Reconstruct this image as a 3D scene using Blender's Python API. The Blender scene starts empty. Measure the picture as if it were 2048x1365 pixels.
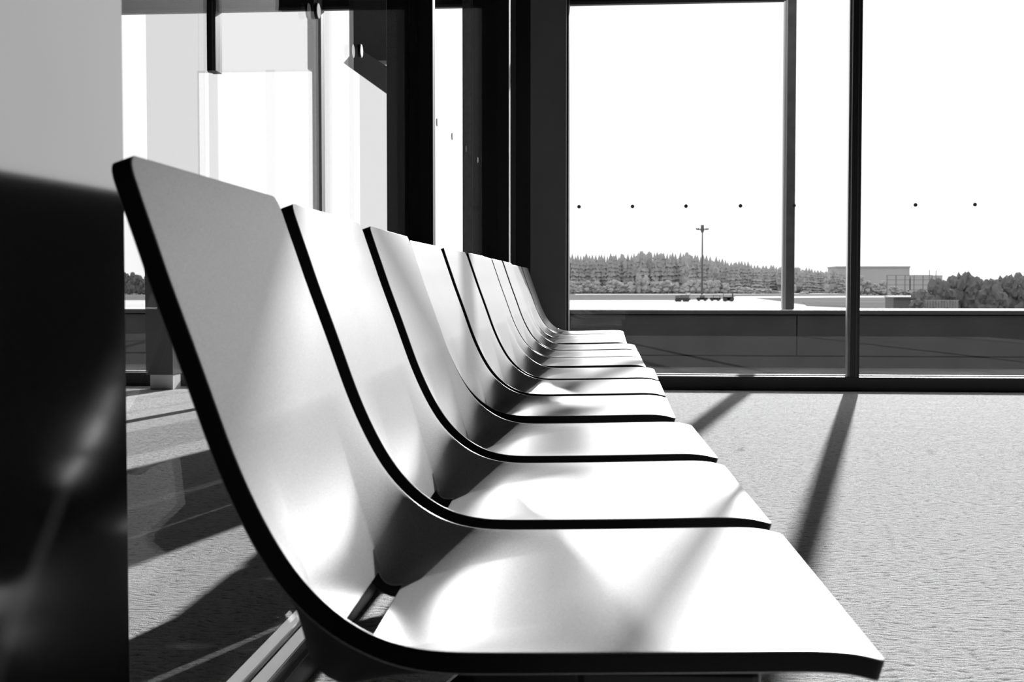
import bpy, bmesh, math, random
from mathutils import Vector, Matrix, noise
random.seed(7)
S = bpy.context.scene
COL = S.collection

# ------------------------------------------------------------------ camera
FPX, XP, YP, TANP, CAMH = 2400.0, 1024.0, 657.0, 0.0364, 0.717
PIT = math.atan(TANP)
YAW = math.atan((1226 - XP) / (FPX / math.cos(PIT)))
FW = Vector((-math.sin(YAW) * math.cos(PIT), math.cos(YAW) * math.cos(PIT), -math.sin(PIT)))
RT = Vector((math.cos(YAW), math.sin(YAW), 0))
UP = RT.cross(FW)
EYE = Vector((0, 0, CAMH))
cd = bpy.data.cameras.new('camera')
cam = bpy.data.objects.new('camera', cd)
COL.objects.link(cam)
cd.sensor_width = 36.0
cd.lens = FPX / 2048 * 36
cd.shift_y = -(682.5 - YP) / 2048
cd.clip_start, cd.clip_end = 0.02, 6000
M = Matrix((RT, UP, -FW)).transposed().to_4x4()
M.translation = EYE
cam.matrix_world = M
cd.dof.use_dof = True
cd.dof.focus_distance = 3.6
cd.dof.aperture_fstop = 13
S.camera = cam


def ray(x, y):
    return RT * ((x - XP) / FPX) - UP * ((y - YP) / FPX) + FW


def at(x, y, Y):
    """real-world point at distance Y behind which the photograph shows pixel (x, y)"""
    d = ray(x, y)
    return EYE + d * (Y / d.y)


# ------------------------------------------------------------------ sky, sun, exposure
W = bpy.data.worlds.new('overcast_bright_sky')
S.world = W
W.use_nodes = True
nt = W.node_tree
nt.nodes['Background'].inputs[0].default_value = (1, 1, 1, 1)
nt.nodes['Background'].inputs[1].default_value = 1.4
SUN_AZ, SUN_EL = math.radians(12.4), math.radians(22.0)
sd = bpy.data.lights.new('sun', 'SUN')
sd.energy = 11.5
sd.angle = math.radians(0.75)
so = bpy.data.objects.new('sun', sd)
COL.objects.link(so)
sdir = Vector((math.sin(SUN_AZ) * math.cos(SUN_EL), math.cos(SUN_AZ) * math.cos(SUN_EL), math.sin(SUN_EL)))
so.rotation_euler = sdir.to_track_quat('Z', 'Y').to_euler()
so.location = sdir * 40
# added second sun lamp, standing in for sunlight reflected off the partition glass
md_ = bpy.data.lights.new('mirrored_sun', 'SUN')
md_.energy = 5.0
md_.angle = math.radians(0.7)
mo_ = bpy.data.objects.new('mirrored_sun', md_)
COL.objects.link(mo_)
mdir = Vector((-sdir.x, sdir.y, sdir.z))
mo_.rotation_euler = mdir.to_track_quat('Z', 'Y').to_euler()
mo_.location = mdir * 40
S.view_settings.view_transform = 'Standard'
S.view_settings.look = 'None'
S.view_settings.gamma = 1
S.view_settings.use_curve_mapping = False
S.view_settings.exposure = 0.0


# ------------------------------------------------------------------ materials
def mat(name, c, rough=0.6, metal=0.0, spec=0.5):
    m = bpy.data.materials.new(name)
    m.use_nodes = True
    b = m.node_tree.nodes['Principled BSDF']
    b.inputs['Base Color'].default_value = (c, c, c, 1) if not isinstance(c, tuple) else (*c, 1)
    b.inputs['Roughness'].default_value = rough
    b.inputs['Metallic'].default_value = metal
    b.inputs['Specular IOR Level'].default_value = spec
    return m


def N(m, t, **k):
    n = m.node_tree.nodes.new(t)
    for a, v in k.items():
        setattr(n, a, v)
    return n


def L(m, a, ao, b, bi):
    m.node_tree.links.new(a.outputs[ao], b.inputs[bi])


def noisy(m, scale, lo, hi, detail=6, stretch=(1, 1, 1), bump=0.0, dist=0.01, bscale=None):
    """object-space noise between two greys, with an optional bump"""
    b = m.node_tree.nodes['Principled BSDF']
    tc = N(m, 'ShaderNodeTexCoord')
    mp = N(m, 'ShaderNodeMapping')
    mp.inputs['Scale'].default_value = stretch
    L(m, tc, 'Object', mp, 'Vector')
    n = N(m, 'ShaderNodeTexNoise')
    n.inputs['Scale'].default_value = scale
    n.inputs['Detail'].default_value = detail
    L(m, mp, 0, n, 'Vector')
    r = N(m, 'ShaderNodeMapRange')
    r.inputs['From Min'].default_value = 0.3
    r.inputs['From Max'].default_value = 0.7
    r.inputs['To Min'].default_value = lo
    r.inputs['To Max'].default_value = hi
    L(m, n, 0, r, 0)
    L(m, r, 0, b, 'Base Color')
    if bump:
        n2 = N(m, 'ShaderNodeTexNoise')
        n2.inputs['Scale'].default_value = bscale or scale
        n2.inputs['Detail'].default_value = detail
        L(m, mp, 0, n2, 'Vector')
        bp = N(m, 'ShaderNodeBump')
        bp.inputs['Strength'].default_value = bump
        bp.inputs['Distance'].default_value = dist
        L(m, n2, 0, bp, 'Height')
        L(m, bp, 0, b, 'Normal')
    return m


def glass(name, tint=0.93, gain=1.0):
    m = bpy.data.materials.new(name)
    m.use_nodes = True
    m.node_tree.nodes.clear()
    out = N(m, 'ShaderNodeOutputMaterial')
    tr = N(m, 'ShaderNodeBsdfTransparent')
    tr.inputs[0].default_value = (tint, tint, tint, 1)
    gl = N(m, 'ShaderNodeBsdfGlossy')
    gl.inputs['Roughness'].default_value = 0.0
    geo = N(m, 'ShaderNodeNewGeometry')
    dt = N(m, 'ShaderNodeVectorMath', operation='DOT_PRODUCT')
    L(m, geo, 'Normal', dt, 0)
    L(m, geo, 'Incoming', dt, 1)
    ab = N(m, 'ShaderNodeMath', operation='ABSOLUTE')
    L(m, dt, 'Value', ab, 0)
    inv = N(m, 'ShaderNodeMath', operation='SUBTRACT')
    inv.inputs[0].default_value = 1
    L(m, ab, 0, inv, 1)
    pw = N(m, 'ShaderNodeMath', operation='POWER')
    pw.inputs[1].default_value = 5
    L(m, inv, 0, pw, 0)
    ma = N(m, 'ShaderNodeMath', operation='MULTIPLY_ADD')
    ma.inputs[1].default_value = 0.96 * gain
    ma.inputs[2].default_value = 0.04 * gain
    L(m, pw, 0, ma, 0)
    mx = N(m, 'ShaderNodeMixShader')
    L(m, ma, 0, mx, 0)
    L(m, tr, 0, mx, 1)
    L(m, gl, 0, mx, 2)
    L(m, mx, 0, out, 0)
    return m


# silver-painted seat top: satin, very fine grain
M_SEAT = mat('silver_seat_paint', 0.42, 0.32, 0.5, 0.35)
b = M_SEAT.node_tree.nodes['Principled BSDF']
tc = N(M_SEAT, 'ShaderNodeTexCoord')
n1 = N(M_SEAT, 'ShaderNodeTexNoise')
n1.inputs['Scale'].default_value = 620
n1.inputs['Detail'].default_value = 2
L(M_SEAT, tc, 'Object', n1, 'Vector')
bp = N(M_SEAT, 'ShaderNodeBump')
bp.inputs['Strength'].default_value = 0.05
bp.inputs['Distance'].default_value = 0.0006
L(M_SEAT, n1, 0, bp, 'Height')
L(M_SEAT, bp, 0, b, 'Normal')
n2 = N(M_SEAT, 'ShaderNodeTexNoise')
n2.inputs['Scale'].default_value = 9
n2.inputs['Detail'].default_value = 5
L(M_SEAT, tc, 'Object', n2, 'Vector')
r1 = N(M_SEAT, 'ShaderNodeMapRange')
r1.inputs['To Min'].default_value = 0.31
r1.inputs['To Max'].default_value = 0.35
L(M_SEAT, n2, 0, r1, 0)
L(M_SEAT, r1, 0, b, 'Roughness')
r2 = N(M_SEAT, 'ShaderNodeMapRange')
r2.inputs['From Min'].default_value = 0.3
r2.inputs['From Max'].default_value = 0.7
r2.inputs['To Min'].default_value = 0.30
r2.inputs['To Max'].default_value = 0.46
L(M_SEAT, n1, 0, r2, 0)
L(M_SEAT, r2, 0, b, 'Base Color')
M_EDGE = mat('black_seat_edge', 0.010, 0.55, 0, 0.25)
M_BLACK = mat('black_anodised_metal', 0.012, 0.42)
M_DARK = mat('dark_grey_metal', 0.05, 0.4)
M_CHROME = mat('brushed_aluminium', 0.6, 0.28, 0.9)
M_WHITE = mat('white_lacquer', 0.75, 0.5)
M_COLM = noisy(mat('grey_column_cladding', 0.05, 0.38), 3, 0.11, 0.125)
M_PANEL = noisy(mat('light_grey_wall_cladding', 0.3, 0.13, 0.95), 1.3, 0.28, 0.33, 4)
M_WALL = noisy(mat('dark_interior_plaster', 0.05, 0.8), 4, 0.015, 0.022)
M_CEIL = noisy(mat('dark_ceiling_board', 0.05, 0.9), 4, 0.012, 0.018)
M_GLASS = glass('window_glass', 0.96, 1.0)
M_GLASS2 = glass('partition_glass', 0.96, 0.02)
M_GLASS3 = glass('near_partition_glass', 0.95, 0.5)
M_DOT = mat('grey_dot_sticker', 0.06, 0.5)

# carpet: short looped pile, ribbed by traffic
M_CARPET = mat('grey_loop_carpet', 0.3, 0.95, 0, 0.1)
b = M_CARPET.node_tree.nodes['Principled BSDF']
tc = N(M_CARPET, 'ShaderNodeTexCoord')
wob = N(M_CARPET, 'ShaderNodeTexNoise')
wob.inputs['Scale'].default_value = 5
wob.inputs['Detail'].default_value = 2
L(M_CARPET, tc, 'Object', wob, 'Vector')
wadd = N(M_CARPET, 'ShaderNodeVectorMath', operation='MULTIPLY_ADD')
wadd.inputs[1].default_value = (0.12, 0.12, 0)
L(M_CARPET, wob, 'Color', wadd, 0)
L(M_CARPET, tc, 'Object', wadd, 2)
mp = N(M_CARPET, 'ShaderNodeMapping')
mp.inputs['Scale'].default_value = (34, 95, 1)
L(M_CARPET, wadd, 0, mp, 'Vector')
c1 = N(M_CARPET, 'ShaderNodeTexNoise')
c1.inputs['Scale'].default_value = 1
c1.inputs['Detail'].default_value = 4
c1.inputs['Roughness'].default_value = 0.6
L(M_CARPET, mp, 0, c1, 'Vector')
c2 = N(M_CARPET, 'ShaderNodeTexNoise')
c2.inputs['Scale'].default_value = 420
c2.inputs['Detail'].default_value = 3
L(M_CARPET, tc, 'Object', c2, 'Vector')
mixh = N(M_CARPET, 'ShaderNodeMath', operation='MULTIPLY_ADD')
mixh.inputs[1].default_value = 0.35
L(M_CARPET, c2, 0, mixh, 0)
L(M_CARPET, c1, 0, mixh, 2)
bp = N(M_CARPET, 'ShaderNodeBump')
bp.inputs['Strength'].default_value = 1.0
bp.inputs['Distance'].default_value = 0.035
L(M_CARPET, mixh, 0, bp, 'Height')
L(M_CARPET, bp, 0, b, 'Normal')
cr = N(M_CARPET, 'ShaderNodeMapRange')
cr.inputs['From Min'].default_value = 0.35
cr.inputs['From Max'].default_value = 0.65
cr.inputs['To Min'].default_value = 0.50
cr.inputs['To Max'].default_value = 0.88
L(M_CARPET, c2, 0, cr, 0)
cs = N(M_CARPET, 'ShaderNodeMapRange')
cs.inputs['From Min'].default_value = 0.34
cs.inputs['From Max'].default_value = 0.47
cs.inputs['To Min'].default_value = 0.35
cs.inputs['To Max'].default_value = 1.0
L(M_CARPET, c1, 0, cs, 0)
cm = N(M_CARPET, 'ShaderNodeMath', operation='MULTIPLY')
L(M_CARPET, cr, 0, cm, 0)
L(M_CARPET, cs, 0, cm, 1)
L(M_CARPET, cm, 0, b, 'Base Color')


# ------------------------------------------------------------------ helpers
def link(name, bm, mats, parent=None, smooth=False):
    me = bpy.data.meshes.new(name)
    bm.normal_update()
    bm.to_mesh(me)
    bm.free()
    for m in (mats if isinstance(mats, (list, tuple)) else [mats]):
        me.materials.append(m)
    if smooth:
        for p in me.polygons:
            p.use_smooth = True
    o = bpy.data.objects.new(name, me)
    COL.objects.link(o)
    if parent:
        o.parent = parent
    return o


def box(bm, x0, x1, y0, y1, z0, z1, mi=0, bev=0.0):
    r = bmesh.ops.create_cube(bm, size=1)
    vs = r['verts']
    for v in vs:
        v.co = Vector((x0 + (v.co.x + .5) * (x1 - x0), y0 + (v.co.y + .5) * (y1 - y0), z0 + (v.co.z + .5) * (z1 - z0)))
    fs = {f for v in vs for f in v.link_faces}
    for f in fs:
        f.material_index = mi
    if bev:
        es = list({e for v in vs for e in v.link_edges})
        rr = bmesh.ops.bevel(bm, geom=es, offset=bev, segments=2, affect='EDGES', profile=0.5)
        for f in rr['faces']:
            f.material_index = mi
    return vs


def cyl(bm, a, b2, r, r2=None, seg=20, mi=0):
    a, b2 = Vector(a), Vector(b2)
    d = b2 - a
    res = bmesh.ops.create_cone(bm, cap_ends=True, segments=seg, radius1=r, radius2=r if r2 is None else r2, depth=d.length)
    q = d.to_track_quat('Z', 'Y').to_matrix().to_4x4()
    q.translation = (a + b2) / 2
    bmesh.ops.transform(bm, matrix=q, verts=res['verts'])
    for v in res['verts']:
        for f in v.link_faces:
            f.material_index = mi


def prism(bm, pts, axis, lo, hi, mi=0):
    """extrude a 2-D outline; axis 'Y': pts are (x, z)"""
    f = []
    for t in (lo, hi):
        vs = [bm.verts.new((p[0], t, p[1]) if axis == 'Y' else (t, p[0], p[1])) for p in pts]
        f.append(vs)
    a, b2 = f
    n = len(pts)
    fs = [bm.faces.new(a), bm.faces.new(list(reversed(b2)))]
    for i in range(n):
        fs.append(bm.faces.new((a[i], a[(i + 1) % n], b2[(i + 1) % n], b2[i])))
    for q in fs:
        q.material_index = mi
    bmesh.ops.recalc_face_normals(bm, faces=fs)


def empty(name, loc=(0, 0, 0)):
    o = bpy.data.objects.new(name, None)
    COL.objects.link(o)
    o.location = loc
    o.empty_display_size = 0.2
    return o


def tag(o, label=None, cat=None, group=None, kind=None):
    if label:
        o['label'] = label
    if cat:
        o['category'] = cat
    if group:
        o['group'] = group
    if kind:
        o['kind'] = kind
    return o


def struct(name, bm, m, label, cat, parent=None):
    return tag(link(name, bm, m, parent), label, cat, kind='structure')


# ------------------------------------------------------------------ room shell
YW = 8.25            # inner face of the glazed wall
XL, XR, YB, HC = -7.0, 7.0, -5.0, 3.60
bm = bmesh.new(); box(bm, XL, XR, YB, YW + 0.1, -0.1, 0)
struct('floor', bm, M_CARPET, 'textured grey loop carpet, sunlit between the shadows of the window frames', 'floor')
bm = bmesh.new(); box(bm, XL, XR, YB, YW + 0.1, HC, HC + 0.1)
struct('ceiling', bm, M_CEIL, 'dark ceiling high above the seats, out of the picture', 'ceiling')
bm = bmesh.new(); box(bm, XL, XR, YB - 0.1, YB, 0, HC)
struct('wall_back', bm, M_WALL, 'dark wall behind the camera', 'wall')
bm = bmesh.new(); box(bm, XL - 0.1, XL, YB, YW, 0, HC)
struct('wall_left', bm, M_WALL, 'dark wall far left beyond the glass partition', 'wall')
bm = bmesh.new(); box(bm, XR, XR + 0.1, YB, YW, 0, HC)
struct('wall_right', bm, M_WALL, 'dark wall far right of the open carpet', 'wall')

# lower frame of the glazed wall: black box profile with a light aluminium sill strip under the glass
bm = bmesh.new()
box(bm, XL, XR, YW - 0.03, YW + 0.07, 0, 0.095, bev=0.003)
o = struct('trim_1', bm, M_BLACK, 'black floor-level frame running under the whole glazed wall', 'window frame')
bm = bmesh.new(); box(bm, XL, XR, YW + 0.038, YW + 0.062, 0.095, 0.104)
link('sill_strip', bm, M_WHITE, o)['label'] = 'bright aluminium strip along the foot of the glass'

# transom seen at the very top of the picture
bm = bmesh.new()
box(bm, XL, 1.15, YW, YW + 0.10, 2.635, 2.72)
o = struct('trim_2', bm, M_BLACK, 'dark horizontal transom crossing the glazed wall at the top of the picture', 'window frame')
bm = bmesh.new(); box(bm, XL, 1.15, YW - 0.012, YW + 0.0, 2.620, 2.640)
link('transom_lip', bm, M_DARK, o)['label'] = 'grey lower lip of the transom'

# mullions
MUL = [(-6.2, -6.13), (-4.5, -4.43), (-2.82, -2.757), (1.585, 1.648), (4.45, 4.51), (6.4, 6.46)]
MUL_L = ['far left, hidden by the grey cladding', 'left, hidden by the grey cladding', 'between the cladding and the first chair, in the room beyond the partition', 'right of the lamp mast and the terrace post', 'outside the picture on the right', 'at the far right corner']
panes = []
n = 3
for (a, c), lb in zip(MUL, MUL_L):
    bm = bmesh.new()
    zb = 2.205 if a == -2.82 else 0.095
    box(bm, a, c, YW - 0.05, YW + 0.09, zb, HC, bev=0.002)
    box(bm, a + 0.036, a + 0.044, YW - 0.054, YW - 0.05, zb, HC, 1)
    o = struct(f'trim_{n}', bm, [M_BLACK, M_DARK], 'slim black mullion of the glazed wall, ' + lb, 'mullion')
    bm = bmesh.new(); box(bm, a - 0.012, a, YW + 0.0, YW + 0.05, zb, HC)
    link('glazing_bead', bm, M_CHROME, o)['label'] = 'thin light metal bead beside the glass'
    n += 1
# double mullion with light rails, px 618-645
bm = bmesh.new(); box(bm, -2.107, -2.062, YW - 0.05, YW + 0.09, 2.205, HC, bev=0.002); box(bm, -2.075, -2.062, YW - 0.05, YW + 0.09, 0.095, 2.205)
o = struct(f'trim_{n}', bm, M_BLACK, 'double mullion with a grey rail on its right, beyond the partition', 'mullion'); n += 1
bm = bmesh.new()
box(bm, -2.062, -2.040, YW - 0.045, YW + 0.05, 0.09, HC)
box(bm, -2.034, -2.012, YW - 0.045, YW + 0.05, 0.09, HC)
link('guide_rail', bm, mat('satin_grey_rail', 0.28, 0.45), o)['label'] = 'satin grey twin rail'
# textured dark mullion px 925-945
bm = bmesh.new(); box(bm, -1.03, -0.965, YW - 0.05, YW + 0.09, 0.09, HC, bev=0.002)
struct(f'trim_{n}', bm, noisy(mat('mottled_dark_metal', 0.05, 0.6), 30, 0.03, 0.075), 'mottled dark grey mullion left of the black corner panel', 'mullion'); n += 1
# solid black corner panel
bm = bmesh.new()
box(bm, -0.965, -0.56, YW - 0.06, YW + 0.09, 0.0, HC)
box(bm, -0.705, -0.66, YW - 0.075, YW - 0.06, 0.0, HC, 1)
struct(f'trim_{n}', bm, [M_BLACK, M_DARK], 'solid black corner panel between the partition and the grey column', 'panel'); n += 1
# grey column at the end of the row
bm = bmesh.new()
box(bm, -0.545, -0.309, 7.93, YW - 0.001, 0, HC, bev=0.004)
o = struct('wall_column', bm, M_COLM, 'tall smooth dark grey column standing behind the last seat', 'column')
bm = bmesh.new(); box(bm, -0.307, -0.296, 8.0, YW - 0.001, 0, HC)
link('edge_trim', bm, M_BLACK, o)['label'] = 'thin black trim on the right edge of the column'

# glass panes of the glazed wall
GP = [(-6.13, -4.5), (-4.43, -3.29), (-3.286, -2.82), (-2.757, -2.107), (-2.012, -1.765), (-1.761, -1.25), (-1.246, -1.03), (-0.296, 1.585), (1.648, 4.45), (4.51, 6.4)]
GT = [.96, .96, .765, .85, .96, .80, .96, .96, .96, .96]
GL = ['hidden left', 'seen in the slit beside the cladding', 'tinted, right of the cladding', 'lightly tinted, between slim mullion and double mullion', 'clear strip right of the double mullion', 'tinted, below the header box', 'clear, left of the mottled mullion',
      'large pane showing the lamp mast', 'large pane right of the black mullion', 'outside the picture']
XD0 = at(395, 200, 8.25).x
for i, ((a, c), lb) in enumerate(zip(GP, GL)):
    bm = bmesh.new()
    if i == 2:
        box(bm, a, XD0, YW + 0.03, YW + 0.036, 0.095, HC); box(bm, XD0, c, YW + 0.03, YW + 0.036, 2.205, HC)
    else:
        box(bm, a, c, YW + 0.03, YW + 0.036, 2.205 if i == 3 else 0.095, HC)
    struct(f'window_{i+1}', bm, M_GLASS if GT[i] == .96 else glass('tinted_window_glass', GT[i]), 'clear window glass, ' + lb, 'window')

# safety dots on the glass
dots = [(1158, 411.5), (1265, 411.5), (1372, 411), (1481, 410.5), (1588, 409.5), (1831, 408.5), (1950, 407.5)]
DL = ['small grey safety dot on the window, first from the grey column', 'small grey safety dot on the window, second from the grey column',
      'small grey safety dot on the window, just left above the lamp mast', 'small grey safety dot on the window, between lamp mast and terrace post',
      'small grey safety dot on the window, in front of the terrace post', 'small grey safety dot, first one right of the black mullion', 'small grey safety dot, nearest the right edge of the picture']
for (x, y), lb in zip(dots, DL):
    p = at(x, y, YW + 0.028)
    bm = bmesh.new()
    cyl(bm, (p.x, YW + 0.0275, 1.252), (p.x, YW + 0.0299, 1.252), 0.0125, seg=24)
    tag(link('safety_dot', bm, M_DOT), lb, 'sticker', 'safety dots on the window')

# ------------------------------------------------------------------ glass partition behind the seat backs
XG = -0.585
part = tag(empty('wall_partition', (XG, 1.2, 0)), 'glass partition with black posts running behind the row of seat backs', 'glass partition', kind='structure')


def P(name, bm, m, lab=None, parent=part, smooth=False):
    o = link(name, bm, m, parent, smooth)
    o.matrix_parent_inverse = Matrix.Translation(-Vector(parent.location))
    if lab:
        o['label'] = lab
    return o


bm = bmesh.new(); box(bm, XG - 0.012, XG, 1.165, 2.690, 0.075, HC)
P('glass_pane', bm, M_GLASS3, 'near pane of the partition, reflecting the seats')
bm = bmesh.new(); box(bm, XG - 0.012, XG, 2.694, 3.60, 0.075, HC)
P('glass_pane', bm, M_GLASS2, 'middle pane of the partition, next to the double post')
bm = bmesh.new(); box(bm, XG - 0.012, XG, 3.74, 6.06, 0.06, HC)
P('glass_pane', bm, M_GLASS2, 'far pane of the partition')
bm = bmesh.new()
box(bm, -0.683, -0.6135, 3.60, 3.65, 0, HC, bev=0.002)
box(bm, -0.6115, -0.542, 3.60, 3.65, 0, HC, bev=0.002)
P('post', bm, M_BLACK, 'wide black double post')
bm = bmesh.new()
box(bm, -0.712, -0.528, 6.07, 6.12, 0, HC, bev=0.002)
P('post', bm, M_BLACK, 'wide black post ahead of the last bench')
bm = bmesh.new(); box(bm, -0.528, -0.5235, 6.07, 6.12, 0, HC)
P('edge_strip', bm, M_WHITE, 'thin bright strip down the right edge of the far post')
# bottom rail with polished cover
bm = bmesh.new()
box(bm, -0.640, -0.546, 1.165, 3.60, 0, 0.052, 0, 0.002)
box(bm, -0.585, -0.556, 1.165, 3.60, 0.052, 0.072, 1, 0.002)
box(bm, -0.625, -0.597, 1.165, 3.60, 0.052, 0.072, 1, 0.002)
P('bottom_rail', bm, [M_BLACK, M_CHROME], 'low black rail with polished metal cover strips')
bm = bmesh.new(); box(bm, -0.640, -0.546, 3.74, 6.07, 0, 0.06, 0, 0.002)
P('bottom_rail', bm, M_BLACK, 'black rail under the far pane')
# round glass fittings and dots
for y, z, lb, k in [(2.34, 1.255, 'nearest round fitting, bright metal ring', 1), (2.745, 1.255, 'second round fitting, in front of the dark header box', 1)]:
    bm = bmesh.new()
    cyl(bm, (XG - 0.016, y, z), (XG - 0.0125, y, z), 0.0155, seg=32, mi=0)
    cyl(bm, (XG + 0.0005, y, z), (XG + 0.006, y, z), 0.0155, seg=32, mi=0)
    cyl(bm, (XG + 0.006, y, z), (XG + 0.0072, y, z), 0.0145, seg=32, mi=1)
    P('round_fitting', bm, [M_BLACK, M_CHROME], lb)
for y, lb in [(3.967, 'dot right beside the black double post'), (4.344, 'second dot on the far pane'), (4.747, 'third dot on the far pane'), (5.167, 'dot in front of the far black post')]:
    bm = bmesh.new()
    cyl(bm, (XG + 0.0005, y, 1.255), (XG + 0.003, y, 1.255), 0.0125, seg=24, mi=0)
    P('dot_sticker', bm, M_DOT, lb)

# ------------------------------------------------------------------ wall cladding at the left edge of the picture
bm = bmesh.new()
box(bm, -0.66, -0.485, -1.2, 1.1615, 0, HC, bev=0.001)
struct('wall_cladding', bm, M_PANEL, 'light grey satin cladding filling the left edge of the picture, shadowed by the first seat', 'wall panel')

# ------------------------------------------------------------------ things in the room beyond the partition
M_REFL_FILM = glass('pale_reflection_sticker_film', 0.90, 0.3)
YD = 8.12
door = tag(empty('reflection_door_1', (-2.5, YD, 0)), 'made-up two-leaf glass door imitating reflections in the partition, with pale strips and a round sticker', 'door', kind='structure')  # made-up door, its strips stand in for reflections on the partition glass


def D(name, bm, m, lab):
    o = link(name, bm, m, door)
    o.matrix_parent_inverse = Matrix.Translation(-Vector(door.location))
    o['label'] = lab
    return o


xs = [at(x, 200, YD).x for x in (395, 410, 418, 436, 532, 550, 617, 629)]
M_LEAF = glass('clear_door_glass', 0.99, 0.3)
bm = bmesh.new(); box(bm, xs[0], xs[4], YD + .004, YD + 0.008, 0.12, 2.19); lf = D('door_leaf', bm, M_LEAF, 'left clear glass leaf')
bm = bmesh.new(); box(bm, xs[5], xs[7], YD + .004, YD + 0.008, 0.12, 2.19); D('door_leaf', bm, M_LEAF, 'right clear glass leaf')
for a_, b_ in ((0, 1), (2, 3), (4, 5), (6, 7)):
    bm = bmesh.new(); box(bm, xs[a_], xs[b_], YD - .004, YD, 0.12, 2.19); D('reflection_strip', bm, M_REFL_FILM, 'pale vertical strip imitating reflections in the partition glass')
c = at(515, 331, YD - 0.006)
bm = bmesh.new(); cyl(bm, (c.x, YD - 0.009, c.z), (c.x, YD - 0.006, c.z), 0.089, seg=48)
o = link('round_sticker', bm, M_REFL_FILM, lf); o.matrix_parent_inverse = Matrix.Translation(-Vector(door.location)); o['label'] = 'large round pale sticker'

# dark header box with a sloping arm below it (px 705-773, y 0-195)
bm = bmesh.new(); box(bm, -1.765, -1.225, 7.98, 8.14, 2.215, 2.96, bev=0.003)  # right end widened behind the post to block the mirrored sun
box(bm, -2.60, -1.545, 7.98, 8.14, 2.96, HC, bev=0.003)  # unseen upper box, added to keep the mirrored sun off part of the pans
tag(link('header_box_and_blocker', bm, M_DARK), 'dark box hanging behind the second glass fitting, above a sloping arm, extended out of view to block the mirrored sun', 'ceiling box')
bm = bmesh.new()
a1, a2 = at(690, 128, 7.9), at(785, 196, 7.9)
prism(bm, [(a1.x, a1.z), (a2.x, a2.z), (a2.x + .02, a2.z + .17), (a1.x + .09, a1.z + .10)], 'Y', 7.86, 7.96)
tag(link('sloping_arm', bm, M_COLM), 'dark sloping arm reaching down from the header box', 'bracket')

# short gate pedestal standing in front of the far window, px 290-345
p0, p1 = at(291, 700, 7.95), at(345, 700, 7.95)
ped = tag(empty('gate_pedestal', ((p0.x + p1.x) / 2, 8.03, 0)), 'dark grey square pedestal on a light plinth beyond the glass, beside the cladding', 'pedestal')
bm = bmesh.new(); box(bm, p0.x, p1.x, 7.95, 8.13, 0.10, 1.12, bev=0.003)
o = link('pedestal_body', bm, M_COLM, ped); o.matrix_parent_inverse = Matrix.Translation(-Vector(ped.location))
bm = bmesh.new(); box(bm, p0.x + 0.025, p1.x - 0.005, 7.965, 8.11, 0.0, 0.10)
o = link('plinth', bm, mat('light_grey_plinth', 0.9, 0.6), ped); o.matrix_parent_inverse = Matrix.Translation(-Vector(ped.location)); o['label'] = 'light grey plinth'

# ------------------------------------------------------------------ seats
EDGE = [(-.3947, .8241), (-.3872, .8030), (-.3791, .7783), (-.3711, .7557), (-.3615, .7267), (-.3500, .6950), (-.3378, .6620), (-.3267, .6305),
        (-.3180, .6060), (-.3086, .5800), (-.2925, .5425), (-.2726, .5049), (-.2502, .4735), (-.2198, .4455), (-.1874, .4283), (-.1593, .4210),
        (-.1317, .4185), (-.10, .4185), (-.06, .419), (-.0096, .4198), (.05, .4212), (.11, .4228), (.1500, .4240), (.1689, .4240), (.1892, .4230), (.2016, .4207), (.2121, .4182), (.2195, .4160)]
HALF = 0.245
HOLE = 0.140


def spline(pts, n):
    """arc-length resampled Catmull-Rom through pts"""
    dense = []
    for i in range(len(pts) - 1):
        p0 = pts[max(i - 1, 0)]; p1 = pts[i]; p2 = pts[i + 1]; p3 = pts[min(i + 2, len(pts) - 1)]
        for k in range(12):
            t = k / 12
            dense.append(tuple(0.5 * (2 * p1[j] + (p2[j] - p0[j]) * t + (2 * p0[j] - 5 * p1[j] + 4 * p2[j] - p3[j]) * t * t + (3 * p1[j] - p0[j] - 3 * p2[j] + p3[j]) * t ** 3) for j in (0, 1)))
    dense.append(pts[-1])
    s = [0]
    for a, b_ in zip(dense, dense[1:]):
        s.append(s[-1] + math.dist(a, b_))
    return dense, s


ED, ES = spline(EDGE, 0)
# light smoothing so the reflections run clean
for _ in range(60):
    ED = [ED[0]] + [tuple((ED[i - 1][j] + 2 * ED[i][j] + ED[i + 1][j]) / 4 for j in (0, 1)) for i in range(1, len(ED) - 1)] + [ED[-1]]
ES = [0]
for a_, b_ in zip(ED, ED[1:]):
    ES.append(ES[-1] + math.dist(a_, b_))
STOT = ES[-1]


def E_at(s):
    s = min(max(s, 0), STOT)
    lo, hi = 0, len(ES) - 1
    while hi - lo > 1:
        m_ = (lo + hi) // 2
        if ES[m_] <= s:
            lo = m_
        else:
            hi = m_
    t = (s - ES[lo]) / max(ES[hi] - ES[lo], 1e-9)
    return (ED[lo][0] + (ED[hi][0] - ED[lo][0]) * t, ED[lo][1] + (ED[hi][1] - ED[lo][1]) * t)


# the crease of the centre: straight back and straight pan meeting low down at a slot
SA = next(s for s, p in zip(ES, ED) if p[1] <= 0.590)      # where it leaves the edge profile on the back
SB = next(s for s, p in zip(ES, ED) if p[0] >= -0.005)     # where it rejoins on the pan
PA, PB = E_at(SA), E_at(SB)
QB = (-0.2530, 0.3900)     # lower lip of the back, at the slot
QP = (-0.2265, 0.3760)    # rear lip of the pan, at the slot
CORN = (-0.248, 0.371)
SM = SA + (SB - SA) * 0.50
SL0 = SA + (SB - SA) * 0.475
SL1 = SA + (SB - SA) * 0.555


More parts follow.
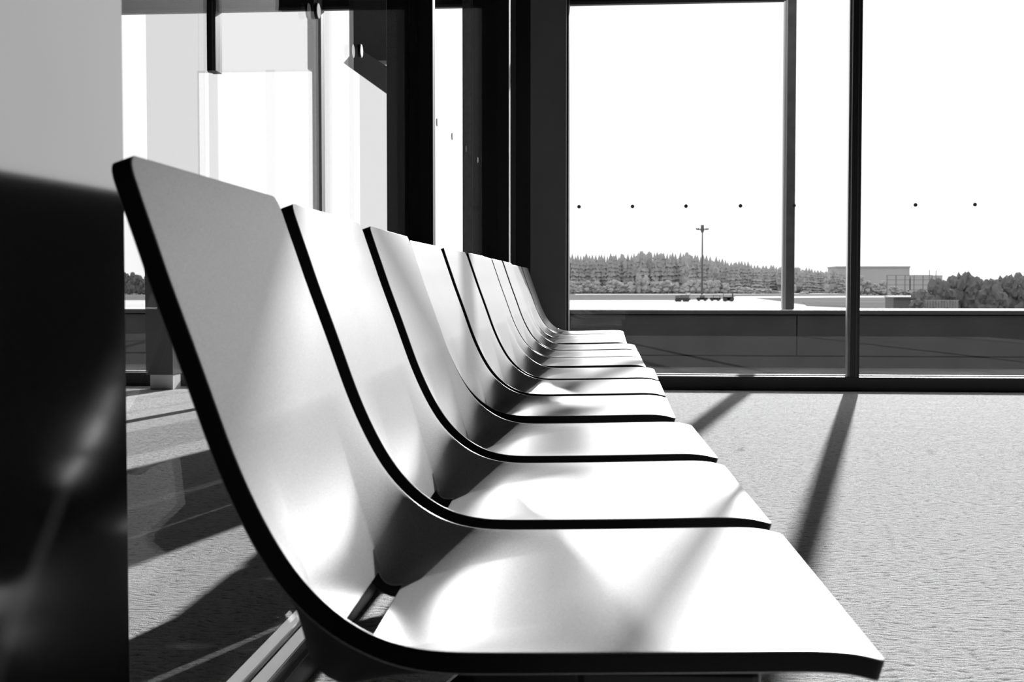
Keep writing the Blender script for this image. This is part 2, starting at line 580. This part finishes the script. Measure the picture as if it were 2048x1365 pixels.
def C_at(s):
    if s <= SA or s >= SB:
        return E_at(s)
    if s < SL0:
        t = (s - SA) / (SL0 - SA)
        return (PA[0] + (QB[0] - PA[0]) * t, PA[1] + (QB[1] - PA[1]) * t)
    if s <= SL1:
        t = (s - SL0) / (SL1 - SL0)
        q = [(1 - t) ** 2 * QB[j] + 2 * t * (1 - t) * CORN[j] + t * t * QP[j] for j in (0, 1)]
        return tuple(q)
    t = (s - SL1) / (SB - SL1)
    z = QP[1] + (PB[1] - QP[1]) * (1 - (1 - t) ** 1.5)
    return (QP[0] + (PB[0] - QP[0]) * t, z)


def seat_mesh():
    bm = bmesh.new()
    ss = [0.0, .0012, .003, .006, .010, .015, .020]
    k = 36
    ss += [.02 + (SA - .02) * (i + 1) / k for i in range(k)]
    ss += [SA + (SL0 - SA) * (i + 1) / 16 for i in range(16)]
    ss += [SL0 + (SL1 - SL0) * (i + 1) / 6 for i in range(6)]
    ss += [SL1 + (SB - SL1) * (i + 1) / 16 for i in range(16)]
    k = 34
    ss += [SB + (STOT - .008 - SB) * (i + 1) / k for i in range(k)]
    ss += [STOT - .005, STOT - .002, STOT]
    vs = [-1 + (1 - HOLE / HALF) * i / 16 for i in range(16)] + [-HOLE / HALF + 2 * HOLE / HALF * i / 8 for i in range(9)]
    vs += [HOLE / HALF + (1 - HOLE / HALF) * (i + 1) / 16 for i in range(16)]
    grid = []
    for s in ss:
        hw = HALF
        if s < .02:
            d = .02 - s
            hw = HALF - .02 + math.sqrt(max(.0004 - d * d, 0))
        if s > STOT - .008:
            d = s - (STOT - .008)
            hw = HALF - .008 + math.sqrt(max(.000064 - d * d, 0))
        row = []
        e, c_ = E_at(s), C_at(s)
        for v in vs:
            y = v * hw
            a_ = abs(v) * HALF
            w = 0 if a_ <= HOLE else (a_ - HOLE) / (HALF - HOLE)
            w = w * 0.8 + 0.2 * w * w
            row.append(bm.verts.new((c_[0] + (e[0] - c_[0]) * w, y + HALF, c_[1] + (e[1] - c_[1]) * w)))
        grid.append(row)
    for i in range(len(ss) - 1):
        sm = (ss[i] + ss[i + 1]) / 2
        for j in range(len(vs) - 1):
            vm = (vs[j] + vs[j + 1]) / 2
            if SL0 < sm < SL1 and abs(vm) * HALF < HOLE:
                continue
            bm.faces.new((grid[i][j], grid[i + 1][j], grid[i + 1][j + 1], grid[i][j + 1]))
    bm.normal_update()
    # make normals face up / forward
    if sum(f.normal.z for f in bm.faces) < 0:
        bmesh.ops.reverse_faces(bm, faces=bm.faces[:])
    return bm


TH = 0.0180


def make_seat(parent):
    o = link('seat', seat_mesh(), [M_SEAT, M_EDGE], parent, smooth=True)
    md = o.modifiers.new('thickness', 'SOLIDIFY')
    md.thickness = TH
    md.offset = -1
    md.use_even_offset = True
    md.material_offset = 1
    md.material_offset_rim = 1
    md.use_quality_normals = True
    bv = o.modifiers.new('edge_round', 'BEVEL')
    bv.width = 0.0011
    bv.segments = 2
    bv.limit_method = 'ANGLE'
    bv.angle_limit = math.radians(60)
    bv.material = 0
    bv.harden_normals = False
    wn = o.modifiers.new('shade', 'WEIGHTED_NORMAL')
    wn.keep_sharp = False
    # mounting plate and bracket under the pan
    bm = bmesh.new()
    box(bm, -0.03, 0.125, 0.03, 0.075, 0.372, 0.3995, bev=0.008)
    box(bm, -0.03, 0.125, 0.437, 0.482, 0.372, 0.3995, bev=0.008)
    box(bm, 0.00, 0.06, 0.03, 0.482, 0.362, 0.374)
    b_ = link('mounting_bracket', bm, M_BLACK, o)
    return o


def make_bench(name, n_seats, pitch):
    root = empty(name)
    Ln = pitch * (n_seats - 1) + 2 * HALF
    seats = []
    first = make_seat(root)
    for i in range(1, n_seats):
        c_ = first.copy(); COL.objects.link(c_); c_.parent = root
        for ch in first.children:
            d_ = ch.copy(); COL.objects.link(d_); d_.parent = c_
        seats.append(c_)
    seats = [first] + seats
    for i, s_ in enumerate(seats):
        s_.location = (0, i * pitch, 0)
    bm = bmesh.new(); box(bm, -0.02, 0.10, 0.05, Ln - 0.05, 0.285, 0.3618, bev=0.008)
    link('beam', bm, M_BLACK, root)
    for yy in (pitch - .025, Ln - pitch + .025):
        bm = bmesh.new()
        prism(bm, [(-.15, .284), (.12, .284), (.10, .10), (.19, .014), (.19, 0), (-.27, 0), (-.27, .014), (-.17, .10)], 'Y', yy - .012, yy + .012)
        link('leg', bm, M_BLACK, root)
    return root, seats


def place_bench(label, starts, offs, rot, lastscale=1.0):
    """starts: near edge Y of every seat; offs: (dx, dz)"""
    root, seats = make_bench('airport_bench', len(starts), starts[1] - starts[0])
    root.location = (offs[0], starts[0], 0)
    root.rotation_euler = (0, 0, rot)
    for s_, y in zip(seats, starts):
        s_.location = (0, y - starts[0], 0)
        if lastscale != 1:
            s_.scale = (1, lastscale, 1)
    tag(root, label, 'bench', 'silver three-seat benches in one row')
    return root, seats


b1, s1 = place_bench('nearest silver three-seat bench with black edges, its first seat filling the foreground', [0.9617, 1.5237, 2.1042], (0, 0), math.radians(1.72))
b2, s2 = place_bench('second silver three-seat bench from the camera, level with the wide black post', [2.7516, 3.3029, 3.8562], (-0.0755, -0.001), math.radians(-0.15))
b3, s3 = place_bench('third silver three-seat bench from the camera, in front of the far glass pane', [4.40, 4.930, 5.495], (-0.098, 0), math.radians(0.5))
b4, s4 = place_bench('farthest silver three-seat bench, ending at the dark grey column', [6.13, 6.640, 7.22], (-0.148, 0), math.radians(0.2), 1.05)
for s_, dz in zip(s1 + s2, [0, -.002, -.003, -.004, -.004, -.004]):
    s_.location.z = dz

# ------------------------------------------------------------------ terrace outside
M_CONC = noisy(mat('grey_concrete', 0.2, 0.85, 0, 0.0), 2.5, 0.10, 0.15, 8)
M_PARA = noisy(mat('dark_parapet_panel', 0.08, 0.8), 3, 0.06, 0.085, 8)
M_CAP = noisy(mat('pale_coping', 0.6, 0.6), 3, 0.5, 0.62, 5)
bm = bmesh.new(); box(bm, -14, 14, 8.38, 11.6, -0.35, -0.075)
struct('floor_terrace', bm, M_CONC, 'grey terrace deck just outside the window', 'terrace')
par = tag(empty('terrace_parapet', (0, 11.6, 0)), 'low dark parapet with pale coping outside the window', 'parapet')


def T(name, bm, m, lab=None):
    o = link(name, bm, m, par)
    o.matrix_parent_inverse = Matrix.Translation((0, -11.6, 0))
    if lab:
        o['label'] = lab
    return o


bm = bmesh.new(); box(bm, -14, 14, 11.63, 12.0, -0.6, 0.455); T('parapet_core', bm, mat('black_joint', 0.01, 0.9))
bm = bmesh.new()
for x in range(-5, 5):
    a, c = 1.745 + 2.9 * x, 1.745 + 2.9 * (x + 1)
    box(bm, a + .005, c - .005, 11.60, 11.64, 0.043, 0.423)
T('face_panel', bm, M_PARA)
bm = bmesh.new(); box(bm, -14, 14, 11.60, 11.64, -0.075, 0.030); T('kick_panel', bm, M_PARA)
bm = bmesh.new(); box(bm, -14, 14, 11.59, 12.35, 0.435, 0.476); T('coping', bm, [M_CAP], 'pale sunlit coping')
bm = bmesh.new(); box(bm, -14, 14, 11.583, 11.589, 0.436, 0.468); T('coping_face', bm, M_PARA, 'dark front edge of the coping')

# steel post on the parapet, px 1568-1590
a, c, d_ = at(1567.5, 300, 11.75).x, at(1574.5, 300, 11.75).x, at(1591, 300, 11.75).x
post = tag(empty('terrace_post', (c, 11.8, 0.476)), 'tall dark steel post rising from the parapet between lamp mast and mullion', 'post')
bm = bmesh.new(); box(bm, c, d_, 11.75, 11.83, 0.476, 9.0, bev=0.003)
o = link('post_shaft', bm, noisy(mat('scuffed_dark_steel', 0.05, 0.5), 8, 0.03, 0.06, 8), post); o.matrix_parent_inverse = Matrix.Translation(-post.location)
bm = bmesh.new()
box(bm, a, a + (c - a) * .42, 11.77, 11.85, 0.476, 9.0)
box(bm, a + (c - a) * .55, c, 11.77, 11.85, 0.476, 9.0)
o = link('side_channel', bm, mat('galvanised_steel', 0.45, 0.4, 0.5), post); o.matrix_parent_inverse = Matrix.Translation(-post.location); o['label'] = 'pale galvanised channel on the left side of the post'

# ------------------------------------------------------------------ airfield
G = CAMH - 6.0


def gy(y):
    """distance at which level ground appears at pixel row y"""
    return 6.0 * FPX / (y - 569.6)


M_FIELD = noisy(mat('dry_grass', 0.2, 0.95, 0, 0.0), 0.02, 0.12, 0.17, 8)
M_APRON = noisy(mat('pale_apron_concrete', 0.3, 0.95, 0, 0.0), 0.01, 0.44, 0.53, 6)
bm = bmesh.new(); box(bm, -2500, 2500, 14, 3500, G - 1, G)
struct('ground', bm, M_FIELD, 'flat grass airfield stretching to the tree line', 'ground')
# apron slab: outline given by real corner points on the ground
def gpt(x, y):
    d = ray(x, y); t = (G - CAMH) / d.z
    q = EYE + d * t
    return (q.x, q.y)


def slab(name, pix, m, z, label, cat):
    bm = bmesh.new()
    pts = [gpt(*p) for p in pix]
    lo = [bm.verts.new((x, y, G)) for x, y in pts]
    hi = [bm.verts.new((x, y, G + z)) for x, y in pts]
    fs = [bm.faces.new(hi)] + [bm.faces.new((lo[i], lo[(i + 1) % len(lo)], hi[(i + 1) % len(lo)], hi[i])) for i in range(len(lo))]
    bmesh.ops.recalc_face_normals(bm, faces=fs)
    return tag(link(name, bm, m), label, cat, kind='structure')


slab('apron', [(-400, 640), (-400, 601), (1136, 601), (1340, 601), (1465, 598), (1470, 593.5), (1500, 594), (1510, 597), (1565, 604), (1600, 609), (1615, 611), (1612, 613), (1700, 616.5), (1740, 640)], M_APRON, 0.05,
     'pale sunlit concrete apron in front of the tree line', 'apron')
slab('taxiway', [(1470, 593.2), (1690, 592.2), (2100, 592), (2100, 595), (1690, 595.4), (1600, 596.5), (1510, 596.8)], M_APRON, 0.04, 'distant pale taxiway strip right of the terrace post', 'taxiway')
slab('service_road', [(1150, 588.5), (1465, 588), (1700, 586.2), (1700, 587.8), (1465, 589.4), (1150, 589.8)], M_APRON, 0.04, 'thin pale service road along the foot of the trees', 'road')
# painted marks on the apron
M_PAINT = mat('white_road_paint', 0.8, 0.7)
for pix, lb in [([(1223, 612), (1228, 612), (1227, 603), (1225, 603)], 'short white mark on the apron below the left trees'),
                ([(1359, 607.5), (1362, 607.3), (1380, 616.5), (1372, 616.5)], 'slanting white line on the apron in front of the service truck')]:
    bm = bmesh.new()
    pts = [gpt(*p) for p in pix]
    bm.faces.new([bm.verts.new((x, y, G + 0.06)) for x, y in pts])
    bmesh.ops.recalc_face_normals(bm, faces=bm.faces[:])
    ext = bmesh.ops.extrude_face_region(bm, geom=bm.faces[:])
    bmesh.ops.translate(bm, vec=(0, 0, 0.02), verts=[v for v in ext['geom'] if isinstance(v, bmesh.types.BMVert)])
    tag(link('apron_marking', bm, M_PAINT), lb, 'road marking')

# floodlight mast
D0 = gy(597)
pb = at(1404, 597, D0)
top = at(1404, 462, D0).z
mast = tag(empty('floodlight_mast', (pb.x, D0, G)), 'tall floodlight mast on the apron, rising above the trees', 'lamp mast')
M_MAST = mat('mast_steel', 0.09, 0.6)


def K(name, bm, m, root, lab=None):
    o = link(name, bm, m, root)
    o.matrix_parent_inverse = Matrix.Translation(-root.location)
    if lab:
        o['label'] = lab
    return o


bm = bmesh.new(); cyl(bm, (pb.x, D0, G), (pb.x, D0, top), 0.5, 0.24, 16); K('mast_pole', bm, M_MAST, mast)
zt = top
bm = bmesh.new()
cyl(bm, (pb.x, D0, zt - 0.8), (pb.x, D0, zt + 0.5), 0.4, 0.95, 16)
cyl(bm, (pb.x, D0, zt + 0.5), (pb.x, D0, zt + 1.0), 0.95, 0.95, 16)
box(bm, pb.x - .65, pb.x + .65, D0 - .65, D0 + .65, zt + 1.0, zt + 2.5, bev=.1)
K('lamp_head', bm, M_MAST, mast)
for sx in (-1, 1):
    bm = bmesh.new()
    box(bm, min(pb.x, pb.x + sx * 2.0), max(pb.x, pb.x + sx * 2.0), D0 - .1, D0 + .1, zt + .4, zt + .6)
    K('cross_arm', bm, M_MAST, mast)
    for q in (1.1, 1.9):
        bm = bmesh.new()
        cyl(bm, (pb.x + sx * q, D0, zt + .45), (pb.x + sx * (q + .75), D0 - .2, zt + 1.0), .16, .42, 12)
        K('floodlight', bm, M_MAST, mast)

# service vehicles
M_VB = mat('grey_vehicle_body', 0.12, 0.6)
M_VD = mat('dark_vehicle_chassis', 0.04, 0.7)
M_VL = mat('pale_vehicle_roof', 0.45, 0.5)
def vehicle(x0, x1, yb, yt, label, style):
    Dv = gy(yb)
    A_, B_ = at(x0, yb, Dv).x, at(x1, yb, Dv).x
    H_ = (yb - yt) / FPX * Dv
    w = B_ - A_
    r = tag(empty('service_truck' if style < 2 else 'ground_cart', ((A_ + B_) / 2, Dv, G)), label, 'truck' if style < 2 else 'cart')
    rr = H_ * .2
    bm = bmesh.new(); box(bm, A_ + w * .05, B_ - w * .02, Dv - 1.1, Dv + 1.1, G + rr * .9, G + H_ * .42); K('chassis', bm, M_VD, r)
    for q in ((.14, .32, .62, .8) if style == 0 else (.2, .78)):
        bm = bmesh.new(); cyl(bm, (A_ + w * q, Dv - 1.2, G + rr), (A_ + w * q, Dv + 1.2, G + rr), rr, seg=16); K('wheel', bm, M_VD, r)
    if style == 0:
        bm = bmesh.new(); box(bm, A_ + w * .04, A_ + w * .32, Dv - 1.1, Dv + 1.1, G + H_ * .42, G + H_ * .75, bev=.1); K('cab', bm, M_VB, r)
        bm = bmesh.new(); box(bm, A_ + w * .36, A_ + w * .92, Dv - 1.1, Dv + 1.1, G + H_ * .42, G + H_ * .8, bev=.08); K('tank', bm, M_VB, r)
        bm = bmesh.new(); box(bm, A_ + w * .7, A_ + w * .98, Dv - 1.1, Dv + 1.1, G + H_ * .93, G + H_); K('roof_rack', bm, M_VL, r)
        for q in (.72, .95):
            bm = bmesh.new(); box(bm, A_ + w * q, A_ + w * (q + .03), Dv - .1, Dv + .1, G + H_ * .7, G + H_ * .95)
            K('rack_post', bm, M_VB, r)
    elif style == 1:
        bm = bmesh.new(); box(bm, A_, B_, Dv - 1.1, Dv + 1.1, G + H_ * .2, G + H_ * .55, bev=.15); K('body', bm, M_VD, r)
        bm = bmesh.new(); box(bm, A_ + w * .3, A_ + w * .75, Dv - 1, Dv + 1, G + H_ * .55, G + H_ * .9, bev=.15); K('cab', bm, M_VB, r)
        bm = bmesh.new(); box(bm, A_ + w * .5, A_ + w * .7, Dv - .9, Dv + .9, G + H_ * .9, G + H_); K('beacon', bm, M_VL, r)
    elif style == 2:
        bm = bmesh.new(); box(bm, A_, B_, Dv - 1.1, Dv + 1.1, G + H_ * .2, G + H_ * .6, bev=.1); K('body', bm, M_VD, r)
        bm = bmesh.new()
        box(bm, A_ + w * .3, A_ + w * .36, Dv - .1, Dv + .1, G + H_ * .6, G + H_ * .95)
        box(bm, B_ - w * .1, B_ - w * .05, Dv - .1, Dv + .1, G + H_ * .6, G + H_ * .95)
        box(bm, A_ + w * .22, B_ - w * .05, Dv - .1, Dv + .1, G + H_ * .88, G + H_ * .95)
        K('handrail', bm, M_VB, r)
    else:
        bm = bmesh.new(); box(bm, A_, B_ - w * .15, Dv - 1.1, Dv + 1.1, G + H_ * .08, G + H_ * .55, bev=.1); K('body', bm, M_VD, r)
        bm = bmesh.new(); box(bm, B_ - w * .18, B_ - w * .08, Dv - .3, Dv + .3, G, G + H_); K('lift_mast', bm, M_VD, r)
        bm = bmesh.new(); box(bm, A_, A_ + w * .05, Dv - .2, Dv + .2, G + H_ * .5, G + H_ * .95); K('rod', bm, M_VB, r)


vehicle(1349, 1381, 603.5, 586, 'service truck with four dark wheels and pale rack, left of the mast', 0)
vehicle(1393, 1415, 602, 589, 'low dark vehicle parked at the foot of the mast', 1)
vehicle(1420, 1441, 602, 590, 'dark ground cart with a handrail, right of the mast', 2)
vehicle(1446, 1468, 603, 585, 'dark ground unit with an upright lift, rightmost of the vehicles', 3)

# ------------------------------------------------------------------ trees
def tree_mesh(seed, kind):
    """unit-high tree; kind 0 conifer, 1 broadleaf"""
    rnd = random.Random(seed)
    bm = bmesh.new()
    cyl(bm, (0, 0, 0), (0, 0, 0.5), 0.03, 0.02, 6, mi=1)
    if kind == 0:
        tiers = 9
        for t in range(tiers):
            z0 = 0.04 + 0.88 * t / tiers
            r = (0.24 * (1 - t / tiers) ** 0.75 + 0.025) * rnd.uniform(.85, 1.15)
            seg = 14
            h = 0.20
            tip = bm.verts.new((rnd.uniform(-.01, .01), rnd.uniform(-.01, .01), min(z0 + h, 1.0)))
            ring = []
            for k in range(seg):
                a = 2 * math.pi * k / seg + rnd.uniform(-.1, .1)
                rr = r * (1.0 if k % 2 else 0.62) * rnd.uniform(.8, 1.2)
                ring.append(bm.verts.new((rr * math.cos(a), rr * math.sin(a), z0 + rnd.uniform(-.03, .03))))
            for k in range(seg):
                bm.faces.new((ring[k], ring[(k + 1) % seg], tip))
            cen = bm.verts.new((0, 0, z0 + 0.05))
            for k in range(seg):
                bm.faces.new((ring[(k + 1) % seg], ring[k], cen))
    else:
        for t in range(20):
            a = rnd.uniform(0, 6.28)
            q = rnd.uniform(0, .25)
            z = rnd.uniform(.14, .84)
            r = rnd.uniform(.14, .22) * (1.15 - .5 * z)
            res = bmesh.ops.create_icosphere(bm, subdivisions=2, radius=r, matrix=Matrix.Translation((q * math.cos(a), q * math.sin(a), z)))
            for v in res['verts']:
                nn = noise.noise(v.co * 17 + Vector((seed, 0, 0)))
                v.co += (v.co - Vector((q * math.cos(a), q * math.sin(a), z))).normalized() * nn * r * .7
    me = bpy.data.meshes.new('tree')
    bm.to_mesh(me)
    bm.free()
    return me


M_TREE_HAZE = noisy(mat('haze_lightened_tree_grey', 0.2, 0.95, 0, 0.1), 0.06, 0.34, 0.39, 4)  # distance haze is put into the base colour as a lighter grey
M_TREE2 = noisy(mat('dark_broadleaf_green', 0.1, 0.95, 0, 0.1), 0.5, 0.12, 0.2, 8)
M_TRUNK = mat('tree_bark', 0.06, 0.9)
protos = {}
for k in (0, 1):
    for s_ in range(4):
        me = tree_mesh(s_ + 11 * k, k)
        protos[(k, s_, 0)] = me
        me.materials.append(M_TREE_HAZE); me.materials.append(M_TRUNK)
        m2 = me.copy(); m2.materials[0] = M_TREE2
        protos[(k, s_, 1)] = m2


def interp(tab, x):
    for (x0, y0), (x1, y1) in zip(tab, tab[1:]):
        if x0 <= x <= x1:
            return y0 + (y1 - y0) * (x - x0) / (x1 - x0)
    return tab[-1][1] if x > tab[-1][0] else tab[0][1]


def plant(x, ytop, D_, kind, shade, wpx, label, group, name):
    me = protos[(kind, random.randrange(4), shade)]
    o = bpy.data.objects.new(name, me)
    COL.objects.link(o)
    p = at(x, ytop, D_)
    h = p.z - G
    base_r = 0.24 if kind == 0 else 0.42
    w = wpx / FPX * D_ / 2 / base_r
    o.location = (p.x, D_, G - 0.05)
    o.scale = (w, w, h)
    o.rotation_euler = (0, 0, random.uniform(0, 6.28))
    tag(o, label, 'tree', group)


TOP = [(1120, 514), (1136, 515), (1160, 513), (1175, 512), (1200, 515), (1220, 513), (1240, 515), (1262, 512), (1275, 506), (1300, 507), (1330, 512), (1350, 511), (1368, 510), (1385, 514),
       (1400, 516), (1430, 518), (1448, 519), (1458, 530), (1470, 529), (1490, 527), (1510, 532), (1520, 537), (1540, 533), (1560, 537), (1590, 538), (1600, 537), (1615, 540), (1625, 545), (1645, 546), (1665, 543), (1680, 548), (1700, 550)]
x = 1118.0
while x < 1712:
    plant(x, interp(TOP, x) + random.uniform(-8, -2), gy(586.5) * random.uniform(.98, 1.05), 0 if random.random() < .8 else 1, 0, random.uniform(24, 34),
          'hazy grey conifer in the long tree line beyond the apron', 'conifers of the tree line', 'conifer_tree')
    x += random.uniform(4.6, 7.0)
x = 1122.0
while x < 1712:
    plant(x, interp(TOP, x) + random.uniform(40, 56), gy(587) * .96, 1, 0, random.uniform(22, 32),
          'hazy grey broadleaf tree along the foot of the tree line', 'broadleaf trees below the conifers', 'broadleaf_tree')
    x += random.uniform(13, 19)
# trees seen in the slit between cladding and first seat
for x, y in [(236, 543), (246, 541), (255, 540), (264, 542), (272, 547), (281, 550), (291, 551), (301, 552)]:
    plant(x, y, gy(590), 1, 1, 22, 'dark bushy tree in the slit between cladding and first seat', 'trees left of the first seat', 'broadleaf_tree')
# darker nearer bushes at the right
BT = [(1838, 575), (1850, 566), (1870, 552), (1890, 545), (1908, 545), (1925, 539), (1945, 537), (1962, 543), (1978, 551), (1996, 553), (2008, 546), (2022, 541), (2034, 548), (2050, 545), (2066, 542)]
for i, (x, y) in enumerate(BT):
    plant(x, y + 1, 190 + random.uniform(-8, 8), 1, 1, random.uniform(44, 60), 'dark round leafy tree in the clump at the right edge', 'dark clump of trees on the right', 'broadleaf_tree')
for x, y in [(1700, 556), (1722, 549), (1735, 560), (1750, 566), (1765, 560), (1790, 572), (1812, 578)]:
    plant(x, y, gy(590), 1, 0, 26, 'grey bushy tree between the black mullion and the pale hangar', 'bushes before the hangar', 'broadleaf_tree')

# pale hangar far behind, px 1673-1820
DH = gy(584)
M_HANG = noisy(mat('pale_hangar_cladding', 0.5, 0.8), 0.02, 0.42, 0.5)
hx0, hx1, hx2 = at(1673, 560, DH).x, at(1819, 560, DH).x, at(1726, 560, DH).x
hz = at(1750, 533, DH).z
hang = tag(empty('hangar', ((hx0 + hx1) / 2, DH + 15, G)), 'pale flat-roofed hangar far beyond the trees, behind the black mullion', 'building')
bm = bmesh.new(); box(bm, hx0, hx1, DH, DH + 40, G, hz - 1.2); K('hangar_wall', bm, M_HANG, hang)
bm = bmesh.new(); box(bm, hx0 - .5, hx1 + .5, DH - .6, DH + 40, hz - 1.2, hz); K('roof_edge', bm, mat('grey_roof_edge', 0.4, 0.8), hang)
bm = bmesh.new(); box(bm, hx1 + 1, at(1885, 560, DH).x, DH, DH + 30, G, at(1850, 551, DH).z)
tag(link('low_hangar', bm, M_HANG), 'lower pale building right of the hangar, behind the tall fence', 'building')

# tall mesh fence with posts, px 1770-1870
DF = 230.0
M_FEN = mat('grey_fence_steel', 0.16, 0.7)
fe = tag(empty('tall_fence', (at(1820, 590, DF).x, DF, G)), 'tall thin fence with evenly spaced posts in front of the pale buildings', 'fence')
zt = at(1800, 551, DF).z
xsf = [1774, 1792, 1810, 1828, 1846, 1864]
for x in xsf:
    px_ = at(x, 560, DF).x
    bm = bmesh.new(); box(bm, px_ - .07, px_ + .07, DF - .07, DF + .07, G, zt); K('fence_post', bm, M_FEN, fe)
bm = bmesh.new()
for yy in (551, 560, 570, 580):
    z = at(1800, yy, DF).z
    box(bm, at(1774, 560, DF).x, at(1864, 560, DF).x, DF - .03, DF + .03, z - .04, z + .04)
K('fence_rail', bm, M_FEN, fe)
# pale picket barrier and roof of a low shed
DS = 185.0
bm = bmesh.new()
for k in range(26):
    px_ = at(1838 + k * 3.1, 605, DS).x
    box(bm, px_ - .055, px_ + .055, DS - .04, DS + .04, G, at(1838, 600, DS).z)
box(bm, at(1836, 605, DS).x, at(1918, 605, DS).x, DS - .03, DS + .03, at(1838, 602, DS).z, at(1838, 601, DS).z)
tag(link('picket_barrier', bm, mat('pale_barrier', 0.35, 0.7)), 'pale picket barrier in front of the dark clump of trees', 'fence')
shed = tag(empty('low_shed', (at(1810, 600, 200).x, 200, G)), 'low grey shed with a pale roof edge beneath the tall fence', 'shed')
bm = bmesh.new(); box(bm, at(1787, 600, 200).x, at(1842, 600, 200).x, 200, 206, G, at(1800, 596, 200).z); K('shed_wall', bm, mat('grey_shed_wall', 0.13, 0.8), shed)
bm = bmesh.new(); box(bm, at(1785, 600, 200).x, at(1842, 600, 200).x, 199.6, 206, at(1800, 596, 200).z, at(1800, 593, 200).z); K('shed_roof', bm, mat('pale_shed_roof', 0.4, 0.7), shed)
for x, yt in [(1859, 540), (1872, 541)]:
    q = at(x, 560, 300)
    bm = bmesh.new(); cyl(bm, (q.x, 300, G), (q.x, 300, at(x, yt, 300).z), .13, .08, 8)
    tag(link('lamp_pole', bm, M_FEN), 'thin lamp pole left of the dark clump of trees' + (', the taller one' if x == 1859 else ', the thinner one'), 'pole')
# grass islands right of the terrace post
slab('grass_island', [(1605, 604), (1625, 600), (1640, 598), (1760, 598), (1800, 606), (2100, 606), (2100, 640), (1745, 640), (1690, 613), (1612, 612)], M_FIELD, 0.09, 'grass island between apron and taxiway', 'grass')
bpy.context.view_layer.update()

# the added mirrored sun is linked to light the seats only
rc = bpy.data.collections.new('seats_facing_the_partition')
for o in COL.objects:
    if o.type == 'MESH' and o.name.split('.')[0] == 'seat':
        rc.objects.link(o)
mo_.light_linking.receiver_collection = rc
